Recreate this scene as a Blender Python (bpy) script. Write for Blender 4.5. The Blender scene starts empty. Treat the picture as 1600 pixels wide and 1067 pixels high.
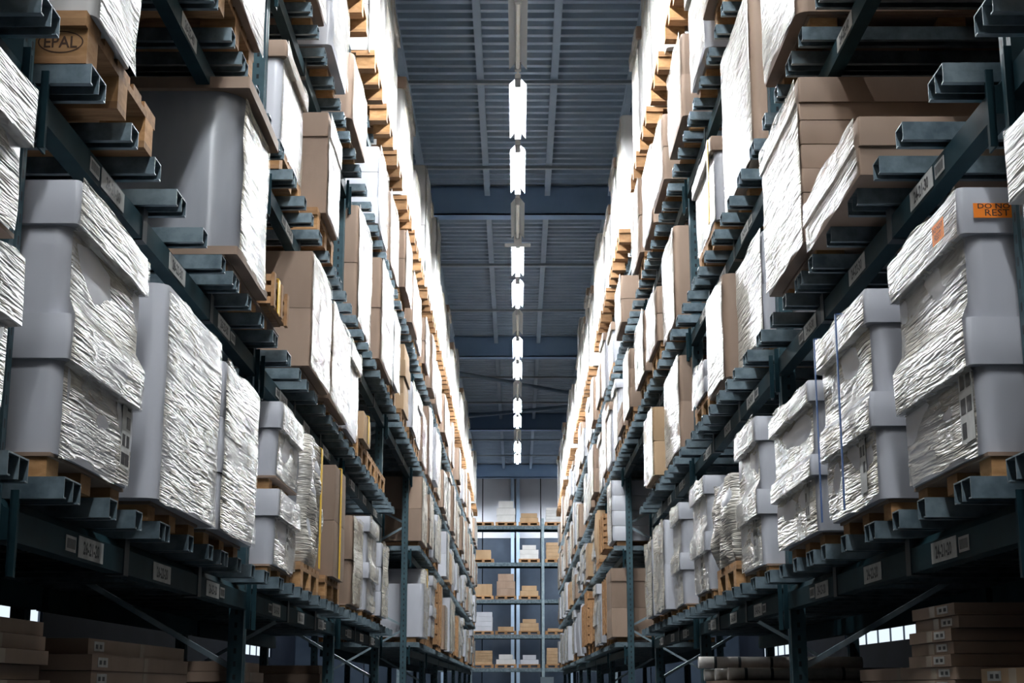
import bpy, math, random
from mathutils import Vector, noise

# ------------------------------------------------------------------ camera, world, exposure
scene = bpy.context.scene
COL = scene.collection
F_PX = 2380.0
PITCH = math.atan((1075 - 533.5) / F_PX)
YAW = math.atan(8 / F_PX * math.cos(PITCH))
EYE = 1.6                                     # camera height above the floor; heights "h" below are above the eye
cam_d = bpy.data.cameras.new('camera'); cam = bpy.data.objects.new('camera', cam_d); COL.objects.link(cam)
cam_d.sensor_width = 36; cam_d.lens = 36 * F_PX / 1600; cam_d.clip_end = 300
cam.location = (0, 0, EYE); cam.rotation_euler = (math.pi / 2 + PITCH, 0, YAW)
scene.camera = cam
w = bpy.data.worlds.new('world'); scene.world = w; w.use_nodes = True
w.node_tree.nodes['Background'].inputs[0].default_value = (0.30, 0.45, 0.75, 1)
w.node_tree.nodes['Background'].inputs[1].default_value = 0.05
scene.view_settings.view_transform = 'Standard'; scene.view_settings.look = 'None'
scene.view_settings.gamma = 1; scene.view_settings.use_curve_mapping = False
scene.view_settings.exposure = 0.0
TUBE_POWER = 980.0                            # emission strength of a lit fluorescent tube
GLOW_POWER = 1.1  # emission strength of the invented glow strips in the side walls
scene.cycles.transparent_max_bounces = 12
scene.cycles.max_bounces = 8
scene.cycles.diffuse_bounces = 1
RND = random.Random(11)

# ------------------------------------------------------------------ helpers
class MB:
    """collects verts and faces (with material slots) for ONE mesh object"""
    def __init__(s): s.v = []; s.f = []; s.m = []; s.sm = []
    def add(s, vs, fs, mi=0, smooth=False):
        b = len(s.v); s.v += [tuple(v) for v in vs]
        for f in fs: s.f.append([b + i for i in f]); s.m.append(mi); s.sm.append(smooth)
    def box(s, x0, x1, y0, y1, z0, z1, mi=0):
        if x0 > x1: x0, x1 = x1, x0
        if y0 > y1: y0, y1 = y1, y0
        s.add([(x0,y0,z0),(x1,y0,z0),(x1,y1,z0),(x0,y1,z0),(x0,y0,z1),(x1,y0,z1),(x1,y1,z1),(x0,y1,z1)],
              [(0,3,2,1),(4,5,6,7),(0,1,5,4),(1,2,6,5),(2,3,7,6),(3,0,4,7)], mi)
    def prism(s, poly, a0, a1, axis, mi=0):
        """poly of 2D points extruded along axis ('x': poly=(y,z), 'y': poly=(x,z), 'z': poly=(x,y))"""
        n = len(poly)
        def P(p, a): return {'x': (a, p[0], p[1]), 'y': (p[0], a, p[1]), 'z': (p[0], p[1], a)}[axis]
        area = sum(poly[i][0]*poly[(i+1)%n][1]-poly[(i+1)%n][0]*poly[i][1] for i in range(n))
        flip = (area < 0) != (axis == 'y') != (a1 < a0)
        fs = [tuple(range(n))[::-1], tuple(range(n, 2*n))] + [(i, (i+1)%n, n+(i+1)%n, n+i) for i in range(n)]
        if flip: fs = [f[::-1] for f in fs]
        s.add([P(p, a0) for p in poly] + [P(p, a1) for p in poly], fs, mi)
    def tube(s, a, b, r, seg=8, mi=0, smooth=True):
        a = Vector(a); b = Vector(b); d = (b-a).normalized()
        u = d.orthogonal().normalized(); v = d.cross(u)
        vs = [a + r*(math.cos(2*math.pi*i/seg)*u + math.sin(2*math.pi*i/seg)*v) for i in range(seg)]
        vs += [p + (b-a) for p in vs]
        s.add(vs, [(i, (i+1)%seg, seg+(i+1)%seg, seg+i) for i in range(seg)], mi, smooth)
        s.add(vs, [tuple(range(seg))[::-1], tuple(range(seg, 2*seg))], mi)
    def data(s, name, mats):
        me = bpy.data.meshes.new(name); me.from_pydata(s.v, [], s.f)
        for m in (mats if isinstance(mats, (list, tuple)) else [mats]): me.materials.append(m)
        me.polygons.foreach_set('material_index', s.m); me.polygons.foreach_set('use_smooth', s.sm)
        me.update(); return me

WLOC = {}                                     # world location of every object (no rotations are used)
def link(name, data, parent=None, loc=(0, 0, 0)):
    """loc is a WORLD location"""
    o = bpy.data.objects.new(name, data); COL.objects.link(o); loc = Vector(loc)
    WLOC[o] = loc
    if parent is not None: o.parent = parent; o.location = loc - WLOC[parent]
    else: o.location = loc
    return o
def build(mb, name, mats, parent=None, loc=(0, 0, 0)): return link(name, mb.data(name, mats), parent, loc)
def empty(name, loc):
    o = link(name, None, None, loc); o.empty_display_size = .1; return o
def tag(o, label, cat, group=None, kind=None):
    o['label'] = label; o['category'] = cat
    if group: o['group'] = group
    if kind: o['kind'] = kind
    return o
def struct(o, label=None):
    o['kind'] = 'structure'
    if label: o['label'] = label
    return o

# ------------------------------------------------------------------ materials
def new_mat(name):
    m = bpy.data.materials.new(name); m.use_nodes = True; nt = m.node_tree
    return m, nt, nt.nodes['Principled BSDF'], nt.nodes['Material Output']
def N(nt, typ, **kw):
    n = nt.nodes.new(typ)
    for k, v in kw.items():
        if k.startswith('i_'):
            key = k[2:]; n.inputs[int(key) if key.isdigit() else key].default_value = v
        else: setattr(n, k, v)
    return n
def coords(nt, scale=(1, 1, 1), rot=(0, 0, 0), rand=True):
    tc = N(nt, 'ShaderNodeTexCoord'); mp = N(nt, 'ShaderNodeMapping')
    mp.inputs['Scale'].default_value = scale; mp.inputs['Rotation'].default_value = rot
    nt.links.new(tc.outputs['Object'], mp.inputs['Vector'])
    if rand:
        oi = N(nt, 'ShaderNodeObjectInfo'); mu = N(nt, 'ShaderNodeMath', operation='MULTIPLY', i_1=57.0)
        nt.links.new(oi.outputs['Random'], mu.inputs[0]); nt.links.new(mu.outputs[0], mp.inputs['Location'])
    return mp.outputs[0]
def noise_tex(nt, vec, scale, detail=3, rough=.55, dist=0):
    n = N(nt, 'ShaderNodeTexNoise'); n.inputs['Scale'].default_value = scale; n.inputs['Detail'].default_value = detail
    n.inputs['Roughness'].default_value = rough; n.inputs['Distortion'].default_value = dist
    nt.links.new(vec, n.inputs['Vector']); return n.outputs['Fac']
def ramp(nt, fac, stops):
    r = N(nt, 'ShaderNodeValToRGB'); e = r.color_ramp.elements
    while len(e) < len(stops): e.new(.5)
    for i, (p, c) in enumerate(stops):
        e[i].position = p; e[i].color = c if len(c) == 4 else (*c, 1)
    nt.links.new(fac, r.inputs[0]); return r.outputs[0]
def bump(nt, fac, bsdf, strength=.3, dist=.01):
    b = N(nt, 'ShaderNodeBump'); b.inputs['Strength'].default_value = strength; b.inputs['Distance'].default_value = dist
    nt.links.new(fac, b.inputs['Height']); nt.links.new(b.outputs[0], bsdf.inputs['Normal']); return b
def noisy(name, c0, c1, scale=6, rough=.6, metal=0, sc=(1, 1, 1), bmp=0, spec=.5, lo=.35, hi=.65, vary=0):
    m, nt, bs, out = new_mat(name)
    f = noise_tex(nt, coords(nt, sc), scale, 4)
    c = ramp(nt, f, [(lo, c0), (hi, c1)])
    if vary:
        oi = N(nt, 'ShaderNodeObjectInfo'); mr = N(nt, 'ShaderNodeMapRange'); mr.inputs[3].default_value = 1-vary; mr.inputs[4].default_value = 1+vary
        nt.links.new(oi.outputs['Random'], mr.inputs[0])
        hs = N(nt, 'ShaderNodeHueSaturation'); nt.links.new(mr.outputs[0], hs.inputs['Value']); nt.links.new(c, hs.inputs['Color']); c = hs.outputs[0]
    nt.links.new(c, bs.inputs['Base Color'])
    bs.inputs['Roughness'].default_value = rough; bs.inputs['Metallic'].default_value = metal
    bs.inputs['Specular IOR Level'].default_value = spec
    if bmp: bump(nt, f, bs, bmp, .004)
    return m
def plain(name, c, rough=.6, metal=0): return noisy(name, tuple(x*.93 for x in c), c, 9, rough, metal)

M = {}
M['rack'] = noisy('rack_paint', (.006, .021, .029), (.016, .042, .052), 5, .55, 0, spec=.08, lo=.3, hi=.75)
M['rackdark'] = plain('dark_band', (.012, .022, .03), .5)
M['galv'] = noisy('galvanised_steel', (.085, .125, .15), (.19, .25, .285), 14, .36, .5, sc=(1, 3, 1))
M['brace'] = noisy('galvanised_brace', (.22, .30, .35), (.34, .42, .46), 9, .4, .4)
M['wood'] = noisy('pallet_wood', (.25, .13, .058), (.40, .225, .108), 7, .72, 0, (1, 6, 3), .25, .3, vary=.22)
M['woodblock'] = noisy('pallet_block', (.34, .175, .07), (.47, .265, .12), 16, .75, 0, (1, 1, 2.5), .2, .3, vary=.2)
M['brown'] = noisy('brown_cardboard', (.225, .155, .112), (.29, .205, .152), 3, .62, 0, (1, 1, .35), .08, .35, vary=.13)
M['tan'] = noisy('tan_cardboard', (.33, .215, .12), (.42, .285, .17), 3, .65, 0, (1, 1, .35), .08, .3, vary=.12)
M['lilac'] = noisy('pale_grey_cardboard', (.42, .43, .475), (.51, .52, .565), 2.2, .30, 0, (1, 1, .4), .06, .5, vary=.06)
M['white'] = noisy('white_cardboard', (.50, .49, .48), (.60, .59, .58), 2.2, .45, 0, (1, 1, .4), .05, .5)
M['greywrap'] = noisy('grey_plastic_cover', (.19, .20, .225), (.29, .30, .33), 3, .24, 0, (1, 1, .25), .25, .7)
M['tape'] = plain('clear_tape', (.50, .42, .33), .2)
M['yellow'] = plain('yellow_strap', (.80, .48, .03), .4)
M['blue'] = plain('blue_strap', (.03, .08, .22), .4)
M['orange'] = plain('orange_sticker', (1.0, .25, .01), .5)
M['ink'] = plain('black_ink', (.015, .015, .018), .5)
M['stamp'] = plain('burnt_stamp', (.05, .022, .01), .8)
M['paper'] = noisy('label_paper', (.36, .36, .35), (.50, .50, .48), 20, .5)
M['concrete'] = noisy('concrete', (.035, .04, .05), (.06, .068, .08), 1.2, .45, 0, (1, 1, 1))
M['roof'] = noisy('roof_sheet', (.42, .56, .74), (.52, .66, .84), 1.4, .36, .2)
M['beam'] = noisy('blue_beam_paint', (.34, .55, .90), (.40, .62, .95), 1.2, .45)
M['purlin'] = noisy('purlin_paint', (.36, .49, .66), (.42, .56, .73), 1.5, .45)
M['pipe'] = plain('pipe_paint', (.45, .54, .64), .4)
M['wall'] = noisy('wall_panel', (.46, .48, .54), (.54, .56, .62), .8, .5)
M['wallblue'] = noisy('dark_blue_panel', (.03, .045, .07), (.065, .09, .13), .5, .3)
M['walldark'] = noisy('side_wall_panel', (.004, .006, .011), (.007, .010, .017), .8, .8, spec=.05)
M['lamp'] = plain('lamp_housing', (.72, .73, .74), .35)
M['cap'] = plain('lamp_cap', (.35, .36, .38), .5)
M['tubeoff'] = plain('unlit_tube', (.70, .71, .70), .25)
M['roll'] = noisy('rolled_carpet', (.42, .40, .38), (.55, .53, .50), 12, .85)
M['scanner'] = plain('floor_sign', (.55, .68, .78), .4)

def film_mat(name, lo, hi, tint, tilt, cut):
    """stretch film: clear where it lies flat, milky and shiny along the pulled wrinkles"""
    m, nt, bs, out = new_mat(name)
    def mth(op, a, b=None, c=None):
        n = N(nt, 'ShaderNodeMath', operation=op)
        for i, x in enumerate((a, b, c)):
            if x is None: continue
            if isinstance(x, (int, float)): n.inputs[i].default_value = x
            else: nt.links.new(x, n.inputs[i])
        return n.outputs[0]
    def ridge(sc, rot, scale, dist):
        f = noise_tex(nt, coords(nt, sc, (rot, 0, 0)), scale, 3, .6, dist)
        return mth('SUBTRACT', 1.0, mth('MULTIPLY', mth('ABSOLUTE', mth('SUBTRACT', f, .5)), 5.0))
    r1 = ridge((1, .6, 13.0), tilt, 2.2, .12); r2 = ridge((1, .8, 10.0), -tilt*.7, 2.4, .15)
    broad = noise_tex(nt, coords(nt, (1, 1.1, 2.6), (tilt, 0, 0)), 2.0, 4, .6, .25)
    lines = mth('MAXIMUM', mth('MAXIMUM', r1, r2), 0)
    pat = N(nt, 'ShaderNodeMapRange', interpolation_type='SMOOTHSTEP'); pat.inputs[1].default_value = cut-.2; pat.inputs[2].default_value = cut+.2
    nt.links.new(broad, pat.inputs[0])
    fac = mth('MULTIPLY_ADD', mth('MULTIPLY', lines, mth('MULTIPLY_ADD', pat.outputs[0], .6, .4)), .75, mth('MULTIPLY', pat.outputs[0], .45))
    mr = N(nt, 'ShaderNodeMapRange'); mr.inputs[3].default_value = lo; mr.inputs[4].default_value = hi; nt.links.new(fac, mr.inputs[0])
    bs.inputs['Base Color'].default_value = (*tint, 1); bs.inputs['Roughness'].default_value = .22
    bs.inputs['Specular IOR Level'].default_value = .9
    bump(nt, mth('MULTIPLY_ADD', lines, .6, broad), bs, .7, .03)
    tr = N(nt, 'ShaderNodeBsdfTransparent'); tr.inputs[0].default_value = (.95, .95, .95, 1)
    mix = N(nt, 'ShaderNodeMixShader'); nt.links.new(mr.outputs[0], mix.inputs[0])
    nt.links.new(tr.outputs[0], mix.inputs[1]); nt.links.new(bs.outputs[0], mix.inputs[2]); nt.links.new(mix.outputs[0], out.inputs[0])
    return m
M['film_a'] = film_mat('stretch_film_loose', .10, .95, (.72, .665, .55), .30, .49)
M['film_b'] = film_mat('stretch_film_tight', .05, .80, (.72, .67, .57), -.34, .52)
M['film_c'] = film_mat('stretch_film_milky', .20, 1.0, (.62, .585, .52), .46, .45)

def emit(name, col, s):
    m, nt, bs, out = new_mat(name); e = N(nt, 'ShaderNodeEmission'); e.inputs[0].default_value = (*col, 1); e.inputs[1].default_value = s
    nt.links.new(e.outputs[0], out.inputs[0]); return m
def opal():
    m, nt, bs, out = new_mat('opal_reflector'); t = N(nt, 'ShaderNodeBsdfTranslucent'); t.inputs[0].default_value = (.95, .97, 1, 1)
    bs.inputs['Base Color'].default_value = (.78, .79, .80, 1); bs.inputs['Roughness'].default_value = .4
    mx = N(nt, 'ShaderNodeMixShader', i_0=.85); nt.links.new(bs.outputs[0], mx.inputs[1]); nt.links.new(t.outputs[0], mx.inputs[2]); nt.links.new(mx.outputs[0], out.inputs[0]); return m
M['opal'] = opal()
M['tubeon'] = emit('lit_tube', (.93, .97, 1.0), TUBE_POWER)
def glow_mat():  # plain emission for the made-up strips, no real window behind it
    m, nt, bs, out = new_mat('glow_sheet'); e = N(nt, 'ShaderNodeEmission'); e.inputs[0].default_value = (.78, .90, 1, 1); e.inputs[1].default_value = GLOW_POWER
    nt.links.new(e.outputs[0], out.inputs[0]); return m
M['glow'] = glow_mat()

def post_mat():
    """painted upright with its punched slots"""
    m, nt, bs, out = new_mat('upright_paint')
    f = noise_tex(nt, coords(nt), 6, 4); col = ramp(nt, f, [(.3, (.018, .045, .058)), (.75, (.050, .10, .12))])
    tc = N(nt, 'ShaderNodeTexCoord'); sp = N(nt, 'ShaderNodeSeparateXYZ'); nt.links.new(tc.outputs['Object'], sp.inputs[0])
    def mth(op, a, b=None, c=None):
        n = N(nt, 'ShaderNodeMath', operation=op)
        for i, x in enumerate((a, b, c)):
            if x is None: continue
            if isinstance(x, (int, float)): n.inputs[i].default_value = x
            else: nt.links.new(x, n.inputs[i])
        return n.outputs[0]
    zz = mth('ABSOLUTE', mth('SUBTRACT', mth('FRACT', mth('DIVIDE', sp.outputs[2], .06)), .5))
    zm = mth('LESS_THAN', zz, .2)
    xm = mth('LESS_THAN', mth('ABSOLUTE', sp.outputs[0]), .0065)
    ym = mth('LESS_THAN', mth('ABSOLUTE', mth('SUBTRACT', mth('ABSOLUTE', sp.outputs[1]), .026)), .006)
    hole = mth('MULTIPLY', zm, mth('MAXIMUM', xm, ym))
    mx = N(nt, 'ShaderNodeMix', data_type='RGBA'); nt.links.new(hole, mx.inputs[0]); nt.links.new(col, mx.inputs[6]); mx.inputs[7].default_value = (.006, .008, .012, 1)
    nt.links.new(mx.outputs[2], bs.inputs['Base Color']); bs.inputs['Roughness'].default_value = .45; bs.inputs['Specular IOR Level'].default_value = .3
    return m
M['post'] = post_mat()

# ------------------------------------------------------------------ layout constants
BAY = 3.58; POST0 = 3.755                     # post centres at POST0 + k*BAY
DECK = [-.62, .525, 1.648, 2.60, 3.735, 4.70] # deck heights above the eye, levels 0..5
XTIP = 1.15; XBEAM = 1.27; XPOST = 1.325; XREAR = 2.36
NB = 11                                       # last bay ends at post NB
def post_y(k): return POST0 + k*BAY
Y_BACK = 62.9; ROOF = 9.0 + EYE; SIDE = 9.0
ORD = ['zeroth','first','second','third','fourth','fifth','sixth','seventh','eighth','ninth','tenth','eleventh','twelfth','thirteenth','fourteenth','fifteenth','sixteenth','seventeenth','eighteenth','nineteenth','twentieth','twenty-first','twenty-second','twenty-third','twenty-fourth','twenty-fifth','twenty-sixth','twenty-seventh','twenty-eighth','twenty-ninth','thirtieth','thirty-first','thirty-second','thirty-third','thirty-fourth','thirty-fifth','thirty-sixth']
SHELF = ['ground', 'lowest', 'second', 'third', 'fourth', 'top']

# ------------------------------------------------------------------ the hall
b = MB(); b.box(-SIDE, SIDE, -14, Y_BACK, -.2, 0); struct(build(b, 'floor', M['concrete']))
b = MB()                                      # trapezoidal roof sheet, ribs across the hall
P = .27; n = int((Y_BACK + 14) / P); prof = []
for i in range(n+1):
    y = -14 + i*P
    prof += [(y, 0), (y+.09, 0), (y+.115, .085), (y+.245, .085)]
vs = []
for (y, z) in prof: vs += [(-SIDE, y, ROOF+z), (SIDE, y, ROOF+z)]
b.add(vs, [(2*i, 2*i+2, 2*i+3, 2*i+1) for i in range(len(prof)-1)])
b.box(-SIDE, SIDE, -14, Y_BACK+.4, ROOF+.14, ROOF+.2)
ceil = struct(build(b, 'ceiling', M['roof']))
for i, y in enumerate((14.9, 26.65, 38.9, 50.4, 62.3)):
    b = MB(); b.box(-SIDE, SIDE, y, y+.03, ROOF-.56, ROOF-.02); b.box(-SIDE, SIDE, y, y+.3, ROOF-.56, ROOF-.53); b.box(-SIDE, SIDE, y, y+.3, ROOF-.04, ROOF-.01)
    build(b, 'roof_beam', M['beam'], ceil, (0, 0, 0))
for x in (-3.95, -2.8, -1.68, -.54, .56, 1.72, 2.85, 3.95):
    b = MB(); b.prism([(x-.05, ROOF-.2), (x+.05, ROOF-.2), (x+.05, ROOF-.18), (x+.012, ROOF-.18), (x+.012, ROOF-.02), (x+.05, ROOF-.02), (x+.05, ROOF), (x-.05, ROOF), (x-.05, ROOF-.02), (x-.012, ROOF-.02), (x-.012, ROOF-.18), (x-.05, ROOF-.18)], -14, 62.3, 'y')
    build(b, 'purlin', M['purlin'], ceil)
for y in (17.4, 21.2, 25.0, 31.2, 35.2, 43.2, 47.2, 54.6, 58.4):
    b = MB(); b.box(-SIDE, SIDE, y-.035, y+.035, ROOF-.26, ROOF-.21); build(b, 'roof_tie_rod', M['pipe'], ceil)
for (x0, y0, x1, y1) in ((-4.2, 39.3, 4.6, 47.5), (-4.6, 50.2, 4.8, 45.2)):
    b = MB(); b.tube((x0, y0, ROOF-.42), (x1, y1, ROOF-.42), .06, 6); build(b, 'wind_brace', M['purlin'], ceil)
# back wall: pale panels above, dark blue ones below, with steel columns
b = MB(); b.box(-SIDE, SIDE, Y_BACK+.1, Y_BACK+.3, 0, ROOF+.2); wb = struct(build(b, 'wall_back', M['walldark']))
xs = [-9, -6.2, -4.6, -3.0, -1.42, .04, .98, 2.44, 3.9, 5.4, 7.0, 9]
for x0, x1 in zip(xs, xs[1:]):
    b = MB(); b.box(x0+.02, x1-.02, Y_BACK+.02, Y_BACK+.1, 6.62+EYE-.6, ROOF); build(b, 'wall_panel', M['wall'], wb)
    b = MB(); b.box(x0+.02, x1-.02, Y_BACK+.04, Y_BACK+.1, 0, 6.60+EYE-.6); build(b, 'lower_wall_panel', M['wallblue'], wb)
for x in (-3.0, -.18, .04, 2.2, 3.9):
    b = MB(); b.box(x-.07, x+.07, Y_BACK-.16, Y_BACK+.02, 0, ROOF-.5); build(b, 'wall_column', M['purlin'], wb)
GLOW_SPANS = {-1: [(24.0, 29.3), (50.0, 57.0)], 1: [(35.0, 42.6), (50.0, 57.0)]}; WZ0, WZ1 = 2.70, 3.08
wi = 0
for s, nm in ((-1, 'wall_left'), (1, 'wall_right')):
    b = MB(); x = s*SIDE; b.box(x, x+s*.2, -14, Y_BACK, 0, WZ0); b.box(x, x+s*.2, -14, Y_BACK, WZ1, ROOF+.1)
    ys = [-14] + [y for p in GLOW_SPANS[s] for y in p] + [Y_BACK]
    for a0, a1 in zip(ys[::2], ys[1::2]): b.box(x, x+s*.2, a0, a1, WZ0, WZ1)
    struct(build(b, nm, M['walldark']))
    for a0, a1 in GLOW_SPANS[s]:                     # made-up glowing strips standing in for bright patches behind the racks
        wi += 1; x = s*(SIDE+.08)
        b = MB(); b.box(x, x+s*.03, a0, a1, WZ0, WZ1); o = struct(build(b, 'glow_strip_%d' % wi, M['glow']))
        yy = a0
        while yy <= a1:
            b = MB(); b.box(x-s*.04, x, yy-.014, yy+.014, WZ0, WZ1); build(b, 'glow_strip_bar', M['wallblue'], o); yy += 1.32
b = MB(); b.box(-SIDE, SIDE, -14.2, -14, 0, ROOF+.1); struct(build(b, 'wall_front', M['walldark']))

# ------------------------------------------------------------------ fluorescent lamps
H_LAMP = 5.75 + EYE
LP = 5.75/5.3*1.716; LY0 = 5.75/5.3*11.14; LL = 1.50
def make_lamp_parts(lit):
    d = {}
    b = MB(); pr = [(-.082, -.012), (-.03, .05), (.03, .05), (.082, -.012), (.086, -.012), (.033, .055), (-.033, .055), (-.086, -.012)]
    pr = [(-.084, -.012), (-.031, .052), (.031, .052), (.084, -.012)]
    b.add([(x, yy, z) for yy in (-LL/2, LL/2) for x, z in pr], [(i, i+1, i+5, i+4) for i in range(3)]); d['reflector'] = (b.data('reflector', M['opal']), 0)
    b = MB(); b.box(-.028, .028, -LL/2, LL/2, .055, .10); d['housing'] = (b.data('housing', M['lamp']), 0)
    b = MB(); b.tube((0, -LL/2+.04, -.005), (0, LL/2-.04, -.005), .019, 8); d['tube'] = (b.data('tube', M['tubeon'] if lit else M['tubeoff']), 0)
    b = MB(); b.box(-.03, .03, -.022, .022, -.03, .05); d['end_cap'] = (b.data('end_cap', M['cap']), 0)
    return d
LAMP = {True: make_lamp_parts(True), False: make_lamp_parts(False)}
i0 = -10; nl = 0; nu = 0; seen = 0
LAMP_X = .012
for i in range(i0, 15):
    y = LY0 + i*LP + LL/2 - .02
    lit = i % 3 != 0
    o = empty('strip_lamp', (LAMP_X, y, H_LAMP)); d = LAMP[lit]
    for nm in ('housing', 'reflector', 'tube'): link(nm, d[nm][0], o, (LAMP_X, y, H_LAMP))
    for sg in (-1, 1):
        link('end_cap', d['end_cap'][0], o, (LAMP_X, y+sg*(LL/2-.02), H_LAMP))
    if i >= 0:
        if lit: nl += 1; lab = 'lit fluorescent strip lamp, %s glowing one counted from the top of the photo' % ORD[nl]
        else: nu += 1; lab = 'unlit white strip lamp, %s dark one counted from the top of the photo' % ORD[nu]
    else: lab = 'strip lamp of the ceiling row overhead, outside the frame'
    tag(o, lab, 'lamp', 'strip lamps along the aisle')
for s in (-1, 1):  # unseen lamps added to light the goods at the far end
    for x in (3.6,):
        for y in (53.0,):
            o = empty('strip_lamp', (s*x, y, H_LAMP)); d = LAMP[True]
            for nm in ('housing', 'reflector', 'tube'): link(nm, d[nm][0], o, (s*x, y, H_LAMP))
            b = MB(); b.tube((0, 0, .1), (0, 0, ROOF-H_LAMP), .006, 5); build(b, 'hanger', M['cap'], o, (s*x, y, H_LAMP))
            tag(o, 'unseen strip lamp added over the far cross aisle, hidden behind the racks', 'lamp', 'added strip lamps over the far cross aisle')
for s in (-1, 1):  # unseen lamps added to brighten the end wall and end rack
    for x, y in ((2.7, 60.4), (4.3, 60.4), (2.8, 54.6), (4.4, 54.6)):
        z = 7.2 + EYE; o = empty('added_wall_lamp', (s*x, y, z)); d = LAMP[True]
        for nm in ('housing', 'reflector', 'tube'): link(nm, d[nm][0], o, (s*x, y, z))
        b = MB(); b.tube((0, 0, .1), (0, 0, ROOF-z), .006, 5); build(b, 'hanger', M['cap'], o, (s*x, y, z))
        tag(o, 'unseen strip lamp added to light the end wall, hidden behind the racks', 'lamp', 'added strip lamps at the end wall')
b = MB(); b.box(LAMP_X-.012, LAMP_X+.012, LY0+i0*LP, LY0+15*LP, H_LAMP+.1005, H_LAMP+.13)
rail = build(b, 'lamp_rail', M['lamp'])
b = MB(); b.tube((0, 0, 0), (0, 0, ROOF-H_LAMP-.13), .006, 5); hg = b.data('hanger', M['cap'])
for i in range(i0, 15): link('hanger', hg, rail, (LAMP_X, LY0+i*LP+.4, H_LAMP+.13))
tag(rail, 'thin white rail that carries the row of strip lamps', 'rail')
b = MB(); y = LY0+3*LP+LL+.05; b.box(LAMP_X-.17, LAMP_X+.17, y, y+.02, H_LAMP-.1, H_LAMP-.055); b.box(LAMP_X-.05, LAMP_X+.05, y, y+.02, H_LAMP-.056, H_LAMP+.1005)
build(b, 'cross_bracket', M['lamp'], rail, (0, 0, 0)).location = -WLOC[rail]

# ------------------------------------------------------------------ lettering
def text_geo(txt, height, squeeze=.8, bold=.02):
    cu = bpy.data.curves.new('t', 'FONT'); cu.body = txt; cu.size = 1; cu.align_x = 'CENTER'; cu.align_y = 'CENTER'; cu.offset = bold; cu.resolution_u = 2
    o = bpy.data.objects.new('t', cu); me = bpy.data.meshes.new_from_object(o)
    vs = [v.co.copy() for v in me.vertices]; fs = [tuple(p.vertices) for p in me.polygons]
    bpy.data.objects.remove(o); bpy.data.meshes.remove(me); bpy.data.curves.remove(cu)
    ys = [v.y for v in vs]; k = height/(max(ys)-min(ys)); cy = (max(ys)+min(ys))/2; cx = (max(v.x for v in vs)+min(v.x for v in vs))/2
    return [((v.x-cx)*k*squeeze, (v.y-cy)*k) for v in vs], fs
def put2d(b, geo, fn, mi): b.add([fn(x, z) for x, z in geo[0]], geo[1], mi)
def aisle_fn(s, x, y, z):                     # print on a face that looks into the aisle; text runs +y on the left side, -y on the right
    return lambda a, c: (x, y - s*a, z + c)
def near_fn(x, y, z): return lambda a, c: (x + a, y, z + c)

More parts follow.
